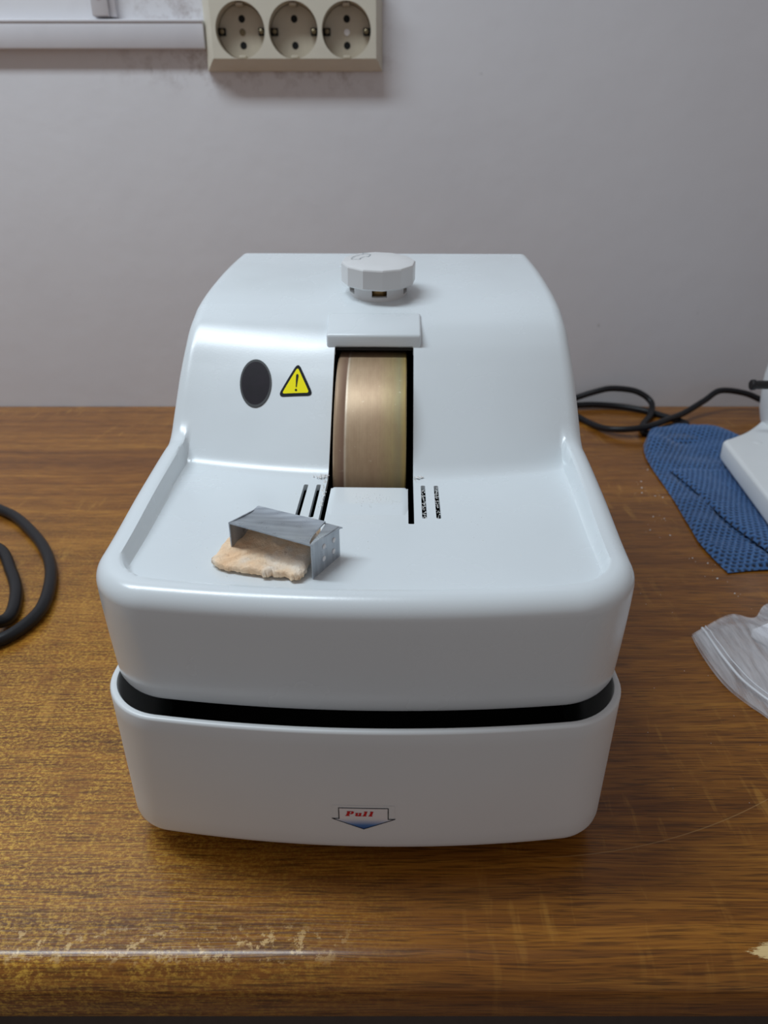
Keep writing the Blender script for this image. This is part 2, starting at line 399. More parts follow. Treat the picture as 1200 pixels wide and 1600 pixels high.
BAR_Y = [-0.01, 0.02, 0.0567, 0.087, 0.105, 0.12, 0.14, 0.2]
BAR_Z = [0.1095, 0.1100, 0.1123, 0.1140, 0.1150, 0.1158, 0.1160, 0.1160]
HOOD_T = [0, .25, .5, .65, .8, 1.0]
HOOD_Z = [0.1065, 0.1243, 0.1420, 0.1517, 0.1587, 0.1640]
YC = 0.1755
def surf(x, y, e=None):
    if e is None: e = edge_dist(x, y)
    Rm = pchip(RIM_Y, RIM_Z, y)
    yb = 0.1005 + 0.0115 * (x / 0.077) ** 2
    H = np.where(y < YC, pchip(HOOD_T, HOOD_Z, (y - yb) / (YC - yb)), Rm)
    def smax(p, q_, k): t_ = np.clip(0.5 + 0.5 * (p - q_) / k, 0, 1); return q_ * (1 - t_) + p * t_ + k * t_ * (1 - t_)
    T = 0.1056 + 0.010 * np.clip(y, 0, 0.12)
    I = smax(H, T, 0.004)
    B = smax(H, pchip(BAR_Y, BAR_Z, np.minimum(y, 0.2)), 0.007)
    z = B + (I - B) * sstep(0.0084, 0.0107, e)
    r = 0.0065; q = np.clip(r - e, 0, r)
    return z - (r - np.sqrt(np.maximum(r * r - q * q, 0)))
def conform(x, y, lift):
    x = np.asarray(x, float); y = np.asarray(y, float); h = 1e-4
    z = surf(x, y); nx = -(surf(x + h, y) - z) / h; ny = -(surf(x, y + h) - z) / h
    nn = np.sqrt(nx * nx + ny * ny + 1)
    return np.c_[x + lift * nx / nn, y + lift * ny / nn, z + lift / nn]

trim_ = thing('model_trimmer', 'white plastic bench trimmer with brass wheel and pull-out drawer on the oak desk', 'machine', (-0.0073, 0.178, T0), (0, 0, R(-1.42)))

# upper shell
q = 0.008 * (1 - np.cos(np.linspace(0, math.pi / 2, 12))) / (SHB)
t = np.concatenate([q, np.linspace(q[-1], 1 - q[-1], 270)[1:-1], 1 - q[::-1]])
X, Y = shell_xy(t); E = edge_dist(X, Y); E[0] = E[-1] = 0; E[:, 0] = E[:, -1] = 0
Z = surf(X, Y, E)
nr, nc = X.shape
verts = np.c_[X.ravel(), Y.ravel(), Z.ravel()]
idx = np.arange(nr * nc).reshape(nr, nc)
faces = np.c_[idx[:-1, :-1].ravel(), idx[:-1, 1:].ravel(), idx[1:, 1:].ravel(), idx[1:, :-1].ravel()].tolist()
loop = np.concatenate([idx[0, :-1], idx[:-1, -1], idx[-1, :0:-1], idx[:0:-1, 0]])
b0 = verts[loop]; cen = np.array([0, 0.12]); prev = loop; SHZ = 0.0672
vl = [verts]; base = len(verts)
for fr, ins in [(0.15, 0.0001), (0.35, 0.0004), (0.6, 0.0009), (0.85, 0.0015), (0.95, 0.0018), (0.99, 0.0025), (1.0, 0.0034)]:
    rp = b0.copy(); rp[:, 2] = b0[:, 2] + (SHZ - b0[:, 2]) * fr
    rp[:, :2] = rp[:, :2] + (cen - rp[:, :2]) / np.linalg.norm(cen - rp[:, :2], axis=1)[:, None] * ins
    rp[:, 0] = np.clip(rp[:, 0], -(0.0925 - 0.0063 * fr), 0.0925 - 0.0063 * fr)
    cur = np.arange(base, base + len(rp)); base += len(rp); vl.append(rp)
    faces += np.c_[prev, np.roll(prev, -1), np.roll(cur, -1), cur].tolist(); prev = cur
shell = mesh_obj('upper_shell', np.vstack(vl), faces, [M['shell'], M['hollow']], trim_, angle=0)
sd = shell.modifiers.new('wall', 'SOLIDIFY'); sd.thickness = 0.0026; sd.offset = -1; sd.material_offset = 1; sd.material_offset_rim = 0  # inner faces take the black that stands in for shade
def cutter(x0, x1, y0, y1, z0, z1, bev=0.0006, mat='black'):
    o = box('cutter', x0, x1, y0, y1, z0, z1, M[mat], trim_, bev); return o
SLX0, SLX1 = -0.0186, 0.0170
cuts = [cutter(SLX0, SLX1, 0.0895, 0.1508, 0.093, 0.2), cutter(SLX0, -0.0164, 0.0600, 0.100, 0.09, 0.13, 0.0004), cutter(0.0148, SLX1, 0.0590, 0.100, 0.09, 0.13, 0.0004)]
for x, sh in ((-0.0269, 0), (-0.0217, 0), (0.0209, 0), (0.0262, 0)):
    cuts.append(cutter(x - 0.0009, x + 0.0009, 0.0635, 0.0930, 0.09, 0.13, 0.0006))
bpy.context.view_layer.update()
boolean(shell, cuts)
shell.data.set_sharp_from_angle(angle=R(40))

# lid of the slot: shroud over the wheel's top
bm = bmesh.new()
def shroud():
    hx = 0.0213; c = -0.0010; y0, y1 = 0.1475, 0.166
    b = box_bm(c - hx, c + hx, y0, y1, 0.1462, 0.1660, 0.0)
    for v in b.verts:
        if v.co.z > 0.155: v.co.z = 0.1557 if v.co.y < 0.157 else 0.1622
        elif v.co.y > 0.157: v.co.z = 0.1550
    bmesh.ops.bevel(b, geom=b.edges[:], offset=0.0011, segments=3, profile=0.5, affect='EDGES')
    return b
so = bm_obj('wheel_shroud', shroud(), [M['shell'], M['black']], trim_)
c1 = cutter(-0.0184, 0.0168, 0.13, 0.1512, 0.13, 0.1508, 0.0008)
bpy.context.view_layer.update(); boolean(so, [c1]); so.data.set_sharp_from_angle(angle=R(40))

# tongue in front of the wheel
vs, fs = [], []
xs = np.linspace(-0.0163, 0.0147, 26); ys = np.linspace(0.062, 0.0895, 22)
gx, gy = np.meshgrid(xs, ys)
cr = 0.0018
for k in range(gx.shape[0]):
    over = max(0, ys[k] - (0.0895 - cr)); ins = cr - math.sqrt(max(cr * cr - over * over, 0)); c = -0.0008
    gx[k] = c + (gx[k] - c) * (0.0155 - ins) / 0.0155
ramp_h = sstep(0.062, 0.074, gy)
gz = (0.1056 + 0.010 * gy) + 0.0015 * ramp_h - 0.0004
ex = np.minimum(gx - gx.min(1)[:, None], gx.max(1)[:, None] - gx); gz -= np.where(ex < 1e-6, 0.0007, 0)
gz[-1] -= 0.0006
top = np.c_[gx.ravel(), gy.ravel(), gz.ravel()]; bot = top.copy(); bot[:, 2] = 0.1040
ix = np.arange(gx.size).reshape(gx.shape); nn_ = gx.size
fs = np.c_[ix[:-1, :-1].ravel(), ix[:-1, 1:].ravel(), ix[1:, 1:].ravel(), ix[1:, :-1].ravel()].tolist()
fs += (np.array(fs) + nn_)[:, ::-1].tolist()
lp = np.concatenate([ix[0, :-1], ix[:-1, -1], ix[-1, :0:-1], ix[:0:-1, 0]])
fs += np.c_[lp, np.roll(lp, -1), np.roll(lp, -1) + nn_, lp + nn_].tolist()
mesh_obj('wheel_tongue', np.vstack([top, bot]), fs, M['shell'], trim_, angle=50)

# wheel with a shallow groove near its left edge, on an axle coloured black like the slot's shade
WR = 0.055
prof = [(0.012, -0.0155), (WR - 0.0008, -0.0155), (WR, -0.0148), (WR, -0.0112), (WR - 0.00015, -0.0110), (WR - 0.00015, -0.0104), (WR, -0.0101), (WR, 0.0150), (WR - 0.0006, 0.0155), (0.012, 0.0155)]
vs, fs = lathe(prof, 128, 'x')
wh = mesh_obj('trimming_wheel', vs, fs, M['wheel'], trim_, (-0.0015, 0.1552, 0.0912), angle=40); wh['label'] = 'brushed brass coloured wheel'
vs, fs = lathe([(0.006, -0.05), (0.006, 0.05)], 24, 'x')
mesh_obj('axle', vs, fs, M['hollow'], trim_, (-0.0015, 0.1552, 0.0912))

# inner body, coloured black to stand in for the gap's shade
lv, lf = [], []
def ring_loop(W, yf, yb, rc, na=16, nf=40, rb=0.012):
    x, y = front_pts(W, yf, rc, na, nf)
    a = np.linspace(0, math.pi / 2, 10)
    bx = W - rb + rb * np.cos(a); by = yb - rb + rb * np.sin(a)
    return np.vstack([np.c_[x, y], np.c_[bx, by], np.c_[-bx[::-1], by[::-1]]])
def loft(rings, cap0=True, cap1=True):
    n = len(rings[0][0]); vs = np.vstack([np.c_[p, np.full(n, z)] for p, z in rings]); fs = []
    for k in range(len(rings) - 1):
        for i in range(n):
            j = (i + 1) % n; fs.append((k * n + i, k * n + j, (k + 1) * n + j, (k + 1) * n + i))
    if cap0: fs.append(tuple(range(n)))
    if cap1: fs.append(tuple(range((len(rings) - 1) * n, len(rings) * n)))
    return vs, fs
vs, fs = loft([(ring_loop(0.0755, 0.012, 0.262, 0.02), 0.017), (ring_loop(0.0765, 0.011, 0.263, 0.02), 0.019), (ring_loop(0.0765, 0.011, 0.263, 0.02), 0.033), (ring_loop(0.0755, 0.012, 0.262, 0.02), 0.035)])
mesh_obj('inner_body', vs, fs, M['hollow'], trim_)
# posts that carry the shell on the body
for x in (-0.0785, 0.0785):
    box('shell_support', x - 0.002, x + 0.002, 0.05, 0.24, 0.030, 0.100, M['hollow'], trim_, 0.0005)

box('gap_blocker', -0.078, 0.078, 0.268, 0.272, 0.030, 0.120, M['hollow'], trim_, 0.0005)  # added unseen panel, keeps the lit desk from showing through the slot
# drawer
DT = 0.0665
def dF(z): return np.clip((z - 0.008) / (DT - 0.008), 0, 1)
def dW(z): return 0.0861 + 0.0015 * dF(z)
def dC(z): return 0.0150 + 0.0055 * dF(z)
def dY(z): return -0.0028 - 0.0036 * dF(z)
DB = 0.280
rings = []
zb = 0.0085; rr = 0.0045
for a in np.linspace(0, math.pi / 2, 7)[:-1]:
    z = zb + rr * (1 - math.cos(a)); ins = rr * (1 - math.sin(a)); rings.append((ring_loop(dW(z) - ins, dY(z) + ins, DB - ins, dC(z)), z))
for z in np.linspace(zb + rr, DT - 0.001, 10): rings.append((ring_loop(dW(z), dY(z), DB, dC(z)), z))
Wt, Yt = dW(DT), dY(DT)
rings += [(ring_loop(Wt - 0.0003, Yt + 0.0003, DB - 0.0003, 0.0203), DT - 0.0003), (ring_loop(Wt - 0.001, Yt + 0.001, DB - 0.001, 0.0198), DT),
          (ring_loop(Wt - 0.0022, Yt + 0.0022, DB - 0.0022, 0.019), DT - 0.0002), (ring_loop(Wt - 0.0026, Yt + 0.0026, DB - 0.0026, 0.0188), DT - 0.001)]
for z in (0.05, 0.03, 0.0135): rings.append((ring_loop(dW(z) - 0.003, dY(z) + 0.003, DB - 0.003, dC(z) - 0.003), z))
vs, fs = loft(rings)
drawer = mesh_obj('drawer', vs, fs, M['drawer'], trim_, angle=50)
for x in (-0.06, 0.06):
    for y in (0.03, 0.22):
        v_, f_ = lathe([(0.008, 0.0), (0.009, 0.002), (0.009, 0.0088)], 24)
        mesh_obj('rubber_foot', v_, f_, M['rubber'], trim_, (x, y, 0))

# pull sticker on the drawer front: outline arrow, red slab letters, blue point
def on_drawer(u, z, lift):
    W, yf = dW(z), dY(z); return (u, float(yf + u * u / (2 * ARC)) - lift, z)
sv, sf, sm_ = [], [], []
def spoly(pts, mi, lift):
    i = len(sv); sv.extend(on_drawer(u, z, lift) for u, z in pts); sf.append(tuple(range(i, i + len(pts)))); sm_.append(mi)
cx, zt, zm, zl = 0.0005, 0.0316, 0.0262, 0.0211
hb, hw = 0.0083, 0.0106
arrow = [(-hb, zt), (hb, zt), (hb, zm), (hw, zm), (0, zl), (-hw, zm), (-hb, zm)]
def strip(u0, u1, z0, z1, mi, lift, n=8):
    for k in range(n):
        a, b_ = u0 + (u1 - u0) * k / n, u0 + (u1 - u0) * (k + 1) / n
        spoly([(cx + a, z0), (cx + b_, z0), (cx + b_, z1), (cx + a, z1)], mi, lift)
strip(-0.0105, 0.0105, zm - 0.0004, zt + 0.0012, 3, 0.00008)          # clear film backing
strip(-hb, hb, zm, zt, 0, 0.00016)
for k in range(6):
    f0, f1 = k / 6, (k + 1) / 6
    za, zc_ = zm + (zl - zm) * f0, zm + (zl - zm) * f1; wa, wb = hw * (1 - f0), hw * (1 - f1)
    spoly([(cx - wa, za), (cx - wb, zc_), (cx + wb, zc_), (cx + wa, za)] if wb > 1e-6 else [(cx - wa, za), (cx, zc_), (cx + wa, za)], 4, 0.00016)
for i in range(len(arrow)):
    a, b_ = np.array(arrow[i]), np.array(arrow[(i + 1) % len(arrow)]); d = (b_ - a) / np.linalg.norm(b_ - a); nrm = np.array([-d[1], d[0]]) * 0.00014; d = d * 0.00014
    for k in range(4):
        p, q_ = a + (b_ - a) * k / 4, a + (b_ - a) * (k + 1) / 4
        spoly([(cx + c[0], c[1]) for c in (p - d - nrm, q_ + d - nrm, q_ + d + nrm, p - d + nrm)], 1, 0.00024)
def letter(rects, u0, z0, s):
    for x0, x1, y0, y1 in rects:
        spoly([(cx + u0 + s * (x + 0.28 * y), z0 + s * y) for x, y in ((x0, y0), (x1, y0), (x1, y1), (x0, y1))], 2, 0.0003)
LP = [(0.10, 0.48, 0, 1), (0, 0.62, 0, 0.14), (0, 0.5, 0.86, 1), (0.45, 0.9, 0.88, 1), (0.68, 1.02, 0.5, 0.94), (0.45, 0.9, 0.42, 0.56)]
LU = [(0.08, 0.40, 0.06, 0.68), (-0.04, 0.3, 0.56, 0.68), (0.2, 0.7, 0, 0.16), (0.55, 0.87, 0, 0.68), (0.46, 0.7, 0.56, 0.68), (0.6, 1.0, 0, 0.12)]
LL = [(0.10, 0.46, 0, 1), (0, 0.3, 0.86, 1), (0, 0.56, 0, 0.14)]
s = 0.0024; z0 = 0.0277
for rc_, u in ((LP, -0.0062), (LU, -0.0031), (LL, -0.0004), (LL, 0.0016)): letter(rc_, u, z0, s)
st_ = mesh_obj('pull_sticker', sv, sf, [M['label'], M['ink'], M['red'], M['drawer'], M['blue_fade']], drawer, smooth=False, fm=sm_)
st_['label'] = 'arrow sticker reading Pull in red'

# oval window and warning triangle on the sloping hood
a = np.linspace(0, 2 * math.pi, 48, endpoint=False)
def patch(name, rings_xy, lift, mats, fm=None, parent=trim_):
    """concentric rings conforming to the hood; the first ring sits slightly below the surface"""
    n = len(rings_xy[0]); vs = []
    for k, r_ in enumerate(rings_xy): vs.append(conform(r_[:, 0], r_[:, 1], -0.0002 if k == 0 else lift))
    c = rings_xy[-1].mean(0); vs.append(conform([c[0]], [c[1]], lift)); fs = []; mi = []
    for k in range(len(rings_xy) - 1):
        for i in range(n):
            j = (i + 1) % n; fs.append((k * n + i, k * n + j, (k + 1) * n + j, (k + 1) * n + i)); mi.append(fm[k] if fm else 0)
    ci = len(rings_xy) * n
    for i in range(n): fs.append(((len(rings_xy) - 1) * n + i, (len(rings_xy) - 1) * n + (i + 1) % n, ci)); mi.append(fm[-1] if fm else 0)
    return mesh_obj(name, np.vstack(vs), fs, mats, parent, fm=mi, angle=40)
OVX, OVY = -0.0532, 0.1355
ov = np.c_[OVX + 0.0071 * np.cos(a) - 0.0012 * np.sin(a), OVY + 0.0085 * np.sin(a)]
oc = np.array([OVX, OVY])
wn = patch('indicator_window', [ov, ov, oc + (ov - oc) * 0.9, oc + (ov - oc) * 0.6, oc + (ov - oc) * 0.3], 0.0004, [M['black'], M['window']], [0, 0, 1, 1, 1])
wn['label'] = 'dark oval window'
def round_tri(pts, r, n=10):
    P = np.array(pts); out = []
    for i in range(3):
        p, a_, b_ = P[i], P[i - 1], P[(i + 1) % 3]; d0 = (a_ - p) / np.linalg.norm(a_ - p); d1 = (b_ - p) / np.linalg.norm(b_ - p)
        s0, s1 = p + d0 * r, p + d1 * r
        for k in range(n + 1):
            u = k / n; out.append((1 - u) ** 2 * s0 + 2 * u * (1 - u) * p + u * u * s1)
        for k in range(1, 6): out.append(s1 + (b_ + (p - b_) / np.linalg.norm(p - b_) * r - s1) * k / 6)
    return np.array(out)
WX, WY = -0.0350, 0.1340
tri = np.array([(WX - 0.0079, WY - 0.0042), (WX + 0.0081, WY - 0.0047), (WX + 0.0004, WY + 0.0079)])
tc_ = np.array([WX, WY - 0.0003])
to = round_tri(tri, 0.0028)
ti = round_tri(tc_ + (tri - tc_) * 0.76, 0.0012)
wl = patch('warning_label', [to, to, ti, tc_ + (ti - tc_) * 0.6, tc_ + (ti - tc_) * 0.3], 0.0003, [M['ink'], M['yellow']], [0, 0, 1, 1, 1])
wl['label'] = 'yellow warning triangle with black border'
ex_v, ex_f = [], []
def quad_c(pts):
    i = len(ex_v); p = np.array(pts); ex_v.extend(conform(p[:, 0], p[:, 1], 0.0005)); ex_f.append(tuple(range(i, i + len(pts))))
quad_c([(WX + 0.00005, WY - 0.0014), (WX + 0.0004, WY - 0.0014), (WX + 0.00095, WY + 0.0028), (WX + 0.0007, WY + 0.0033), (WX + 0.0001, WY + 0.0033), (WX - 0.00015, WY + 0.0028)])
quad_c([(WX + 0.0002 + 0.0005 * math.cos(q), WY - 0.0024 + 0.0004 * math.sin(q)) for q in np.linspace(0, 2 * math.pi, 12, endpoint=False)])
mesh_obj('exclamation_mark', ex_v, ex_f, M['ink'], wl, smooth=False)

# adjusting knob on the plateau
KN = 0.0181
kroot_loc = (-0.0003, 0.192, float(surf(np.array([0.0]), np.array([0.192]))[0]) - 0.0006)
flat = 12
def facet(i, k):
    n = 108; per = n // flat; ph = ((i % per) / per - 0.5) * (2 * math.pi / flat); return 1.0 if False else math.cos(math.pi / flat) / math.cos(ph)
kp = [(0.010, 0.0056), (KN - 0.0006, 0.0056), (KN, 0.0063), (KN, 0.0146), (KN - 0.0004, 0.0152), (KN - 0.0012, 0.0155), (0.008, 0.0157), (0.002, 0.0158)]
vs, fs = lathe(kp, 108, 'z', facet)
knob = mesh_obj('adjusting_knob', vs, fs, M['knob'], trim_, kroot_loc, (R(7), 0, R(8)), angle=25)
vs, fs = lathe([(0.0142, -0.002), (0.0142, 0.0056), (0.0118, 0.0056), (0.0118, -0.002)], 64)
fs = fs[:-2] + [(k, (k + 1) % 64, 3 * 64 + (k + 1) % 64, 3 * 64 + k) for k in range(64)]
sk = mesh_obj('knob_skirt', vs, fs, [M['knob'], M['black']], knob)
cs = []
for k in range(5):
    an = R(-94 + k * 72); o = box('cutter', 0.009, 0.02, -0.0036, 0.0036, 0.0016, 0.0060, M['knob'], knob); o.rotation_euler = (0, 0, an); cs.append(o)
bpy.context.view_layer.update(); boolean(sk, cs); sk.data.set_sharp_from_angle(angle=R(40))
vs, fs = lathe([(0.0098, -0.001), (0.0098, 0.0058)], 32)
mesh_obj('threaded_core', vs, fs, M['brass'], knob)
# engraved turning arrow on the knob top
av, af = [], []
def stroke(pts, wd=0.00028):
    P = np.array(pts)
    for p, q_ in zip(P[:-1], P[1:]):
        d = (q_ - p) / np.linalg.norm(q_ - p); nrm = np.array([-d[1], d[0]]) * wd / 2; i = len(av)
        av.extend([(*(c), 0.01595) for c in (p - nrm - d * wd / 2, q_ - nrm + d * wd / 2, q_ + nrm + d * wd / 2, p + nrm - d * wd / 2)]); af.append((i, i + 1, i + 2, i + 3))
ar = lambda r_, dg: (r_ * math.cos(R(dg)), r_ * math.sin(R(dg)))
stroke([ar(0.0134, d) for d in range(168, 116, -6)]); stroke([ar(0.0092, d) for d in range(168, 126, -6)])
stroke([ar(0.0134, 168), ar(0.0092, 168)]); stroke([ar(0.0134, 118), ar(0.0150, 116), ar(0.0113, 104), ar(0.0078, 124), ar(0.0092, 126)])
mesh_obj('arrow_mark', av, af, plain('grey_engraving', srgb(120, 132, 140), 0.6), knob, smooth=False)

# ------------------------------------------------------------------ bent sheet steel piece and the plaster crust under it, on the tray
TR = T0 + 0.1066
steel = thing('bent_steel_sleeve', 'small bent sheet steel sleeve lying on the trimmer tray over a peach crust', 'metal piece', (-0.0345, 0.2085, TR - 0.0005))
def sheet(name, P, parent, th=0.00045, nu=14, nv=8, bend=None, mat=None):
    """bilinear sheet metal patch with thickness; P = four corners"""
    P = np.array(P, float); vs = []
    for j in range(nv + 1):
        for i in range(nu + 1):
            u, v = i / nu, j / nv
            p = (P[0] * (1 - u) + P[1] * u) * (1 - v) + (P[3] * (1 - u) + P[2] * u) * v
            vs.append(p + (np.array(bend(u, v)) if bend else 0))
    vs = np.array(vs); nrm = np.cross(P[1] - P[0], P[3] - P[0]); nrm /= np.linalg.norm(nrm); k = len(vs)
    vv = np.vstack([vs, vs - nrm * th]); ix = np.arange(k).reshape(nv + 1, nu + 1)
    fs = np.c_[ix[:-1, :-1].ravel(), ix[:-1, 1:].ravel(), ix[1:, 1:].ravel(), ix[1:, :-1].ravel()].tolist()
    fs += (np.array(fs) + k)[:, ::-1].tolist(); lp = np.concatenate([ix[0, :-1], ix[:-1, -1], ix[-1, :0:-1], ix[:0:-1, 0]])
    fs += np.c_[lp, np.roll(lp, -1), np.roll(lp, -1) + k, lp + k].tolist()
    return mesh_obj(name, vv, fs, mat or M['steel'], parent, angle=30)
o_ = np.array([-0.0345, 0.2085, 0.1061])
FL, FR = np.array([-0.0511, 0.2117, 0.1195]) - o_, np.array([-0.0230, 0.1984, 0.1183]) - o_
dep = np.array([0.0078, 0.0145, 0])
BL, BR = FL + dep * 0.95 + (0, 0, -0.0012), FR + dep + (0, 0, -0.0008)
BLr = BL + np.array([0, 0, 0.0008])
def topbend(u, v):
    # the right end of the top is trimmed in a curve, the back lip curls up
    cut = 0.0 if u < 0.999 else 0.0
    k = -0.0052 * max(0, u - 0.55) / 0.45 * (1 - abs(2 * v - 1) ** 2.2) * 0 
    lip = 0.0006 * max(0, v - 0.8) / 0.2
    return np.array([0, 0, lip - 0.0004 * math.sin(v * math.pi)])
dirx = (FR - FL) / np.linalg.norm(FR - FL)
# top plate whose right end is a curved edge
flange_w = lambda v: 0.0046 * v ** 0.7
nu, nv = 30, 12; vs = []
for j in range(nv + 1):
    v = j / nv
    a_ = FL * (1 - v) + BL * v
    b_ = FR * (1 - v) + BR * v - dirx * (flange_w(v) + 0.0012 * math.sin(math.pi * min(1, v * 0.98)) ** 0.8)
    for i in range(nu + 1):
        u = i / nu; vs.append(a_ * (1 - u) + b_ * u + topbend(u, v))
vs = np.array(vs); k = len(vs); vv = np.vstack([vs, vs - np.array([0, 0, 0.0005])]); ix = np.arange(k).reshape(nv + 1, nu + 1)
fs = np.c_[ix[:-1, :-1].ravel(), ix[:-1, 1:].ravel(), ix[1:, 1:].ravel(), ix[1:, :-1].ravel()].tolist(); fs += (np.array(fs) + k)[:, ::-1].tolist()
lp = np.concatenate([ix[0, :-1], ix[:-1, -1], ix[-1, :0:-1], ix[:0:-1, 0]]); fs += np.c_[lp, np.roll(lp, -1), np.roll(lp, -1) + k, lp + k].tolist()
mesh_obj('top_plate', vv, fs, M['steel'], steel, angle=30)
dn = lambda p, z: np.array([p[0], p[1], z])
zf = 0.0
sheet('left_side', [FL, BL, dn(BL, 0.0014), dn(FL, 0.0022)], steel)
rs = sheet('right_side', [FR, BR, dn(BR, 0.0002), dn(FR, zf)], steel)
fv, ff = [], []
for j in range(13):
    v = j / 12; e_ = FR * (1 - v) + BR * v
    for zz in (-0.0001, -0.0005):
        fv += [e_ + dirx * 0.0012 * v + (0, 0, zz), e_ - dirx * flange_w(v) + (0, 0, zz - 0.0009 * math.sin(math.pi * v))]
for j in range(12):
    k = 4 * j; ff += [(k, k + 1, k + 5, k + 4), (k + 2, k + 6, k + 7, k + 3), (k, k + 4, k + 6, k + 2), (k + 1, k + 3, k + 7, k + 5)]
ff += [(0, 2, 3, 1), (48, 49, 51, 50)]
mesh_obj('folded_flange', fv, ff, M['steel'], steel, angle=30)
sheet('back_lip', [BL + (0, 0, 0.0006), BR + dirx * 0.0012 + (0, 0, -0.0001), BR + dirx * 0.0012 + dep * 0.05 + (0, 0, -0.0005), BL + dep * 0.05 + (0, 0, 0.0004)], steel)
rn = np.cross(dep, (0, 0, 1)); rn /= np.linalg.norm(rn)
for u, z in ((0.42, 0.0085), (0.78, 0.0080), (0.40, 0.0042), (0.76, 0.0040)):
    v_, f_ = lathe([(0.0009, 0.0), (0.0009, 0.0003), (0.0005, 0.0005)], 12, 'z')
    p = dn(FR + dep * u, z) + rn * 0.0003
    o = mesh_obj('rivet', v_, f_, M['label'], steel, p); o.rotation_euler = Vector(rn).to_track_quat('Z', 'Y').to_euler()
# crust: an irregular porous slab, tilted, showing at the front and a little at the back
crust_loc = (-0.0390, 0.2120, TR - 0.0007)
c0 = np.array([-0.0390, 0.2120])
poly = np.array([(-0.0566, 0.2075), (-0.0556, 0.2052), (-0.0520, 0.2028), (-0.0480, 0.2015), (-0.0440, 0.2004), (-0.0400, 0.1992), (-0.0378, 0.1980), (-0.0355, 0.1987), (-0.0335, 0.1978),
    (-0.0312, 0.1980), (-0.0290, 0.1962), (-0.0270, 0.1966), (-0.0256, 0.1985), (-0.0248, 0.2030), (-0.0240, 0.2100), (-0.0228, 0.2170), (-0.0225, 0.2240), (-0.0240, 0.2290), (-0.0280, 0.2290), (-0.0330, 0.2280), (-0.0400, 0.2270), (-0.0460, 0.2250), (-0.0510, 0.2190), (-0.0550, 0.2130)]) - c0
pts = spline(np.vstack([np.c_[poly, np.zeros(len(poly))], [[*poly[0], 0]]]), 6)[:-1, :2]
jit = rng.normal(0, 0.00030, pts.shape)
fr = [1.0, 1.012, 1.005, 0.975, 0.93, 0.87, 0.80, 0.72, 0.63, 0.53, 0.42, 0.30, 0.18, 0.07]
lump = lambda p: 0.00035 * np.sin(p[:, 0] * 900 + 1.3 * np.sin(p[:, 1] * 700)) * np.cos(p[:, 1] * 1100 + 0.7) + 0.0003 * np.sin(p[:, 0] * 430 + p[:, 1] * 380)
hz = lambda p: 0.0028 + 0.0036 * sstep(-0.009, 0.006, p[:, 1] + 0.35 * p[:, 0]) + lump(p)
vs = [np.c_[(pts + jit) * 0.97, np.full(len(pts), 0.0006)]]
for k, q_ in enumerate(fr):
    p = pts * q_ + jit * max(0, 1 - k / 4)
    vs.append(np.c_[p, [0.25, 0.55, 0.82, 0.95][k] * hz(p) + 0.0004 + rng.normal(0, 0.00014, len(p)) if k < 4 else hz(p) + 0.0004])
n = len(pts); fs = []
for k in range(len(vs) - 1): fs += [(k * n + i, k * n + (i + 1) % n, (k + 1) * n + (i + 1) % n, (k + 1) * n + i) for i in range(n)]
fs += [tuple(range(n)), tuple(range((len(vs) - 1) * n, len(vs) * n))]
cr_ = mesh_obj('plaster_crust', np.vstack(vs), fs, M['crumb'], None, crust_loc, angle=60)
tag(cr_, 'peach porous crust of plaster held under the steel sleeve on the tray', 'plaster piece')

# ------------------------------------------------------------------ wall: outlet strip and cable duct
FY = -0.0145
sock = thing('outlet_strip', 'cream triple wall outlet with three round sockets above the desk', 'outlet', (0, YW, T0 + 0.3212))
zo = 0.3212
outer0 = (-0.1466, -0.0014, 0.2919 - zo, 0.3535 - zo); inner0 = (-0.1405, -0.0052, 0.2985 - zo, 0.3470 - zo)
def rect(r, y): return [(r[0], y, r[2]), (r[1], y, r[2]), (r[1], y, r[3]), (r[0], y, r[3])]
rr_ = [rect(outer0, 0), rect(outer0, -0.0035), rect(inner0, FY + 0.0012), rect((inner0[0] + .0012, inner0[1] - .0012, inner0[2] + .0012, inner0[3] - .0012), FY)]
vs = sum(rr_, []); fs = [(0, 1, 2, 3), (12, 13, 14, 15)]
for k in range(3): fs += [(k * 4 + i, k * 4 + (i + 1) % 4, k * 4 + 4 + (i + 1) % 4, k * 4 + 4 + i) for i in range(4)]
frame = mesh_obj('frame', vs, fs, [M['cream'], M['insert']], sock, angle=25)
k_ = (YW + FY) / YW
cxs = [-0.1183 * k_, -0.0747 * k_, -0.0310 * k_]; cz = (0.227 + 0.0942 * k_) - zo
cs = []
for x in cxs:
    v_, f_ = lathe([(0.0196, FY + 0.0135), (0.0199, FY - 0.01)], 64, 'y')
    cs.append(mesh_obj('cutter', v_, f_, M['insert'], sock, (x, 0, cz)))
bpy.context.view_layer.update(); boolean(frame, cs); frame.data.set_sharp_from_angle(angle=R(30))
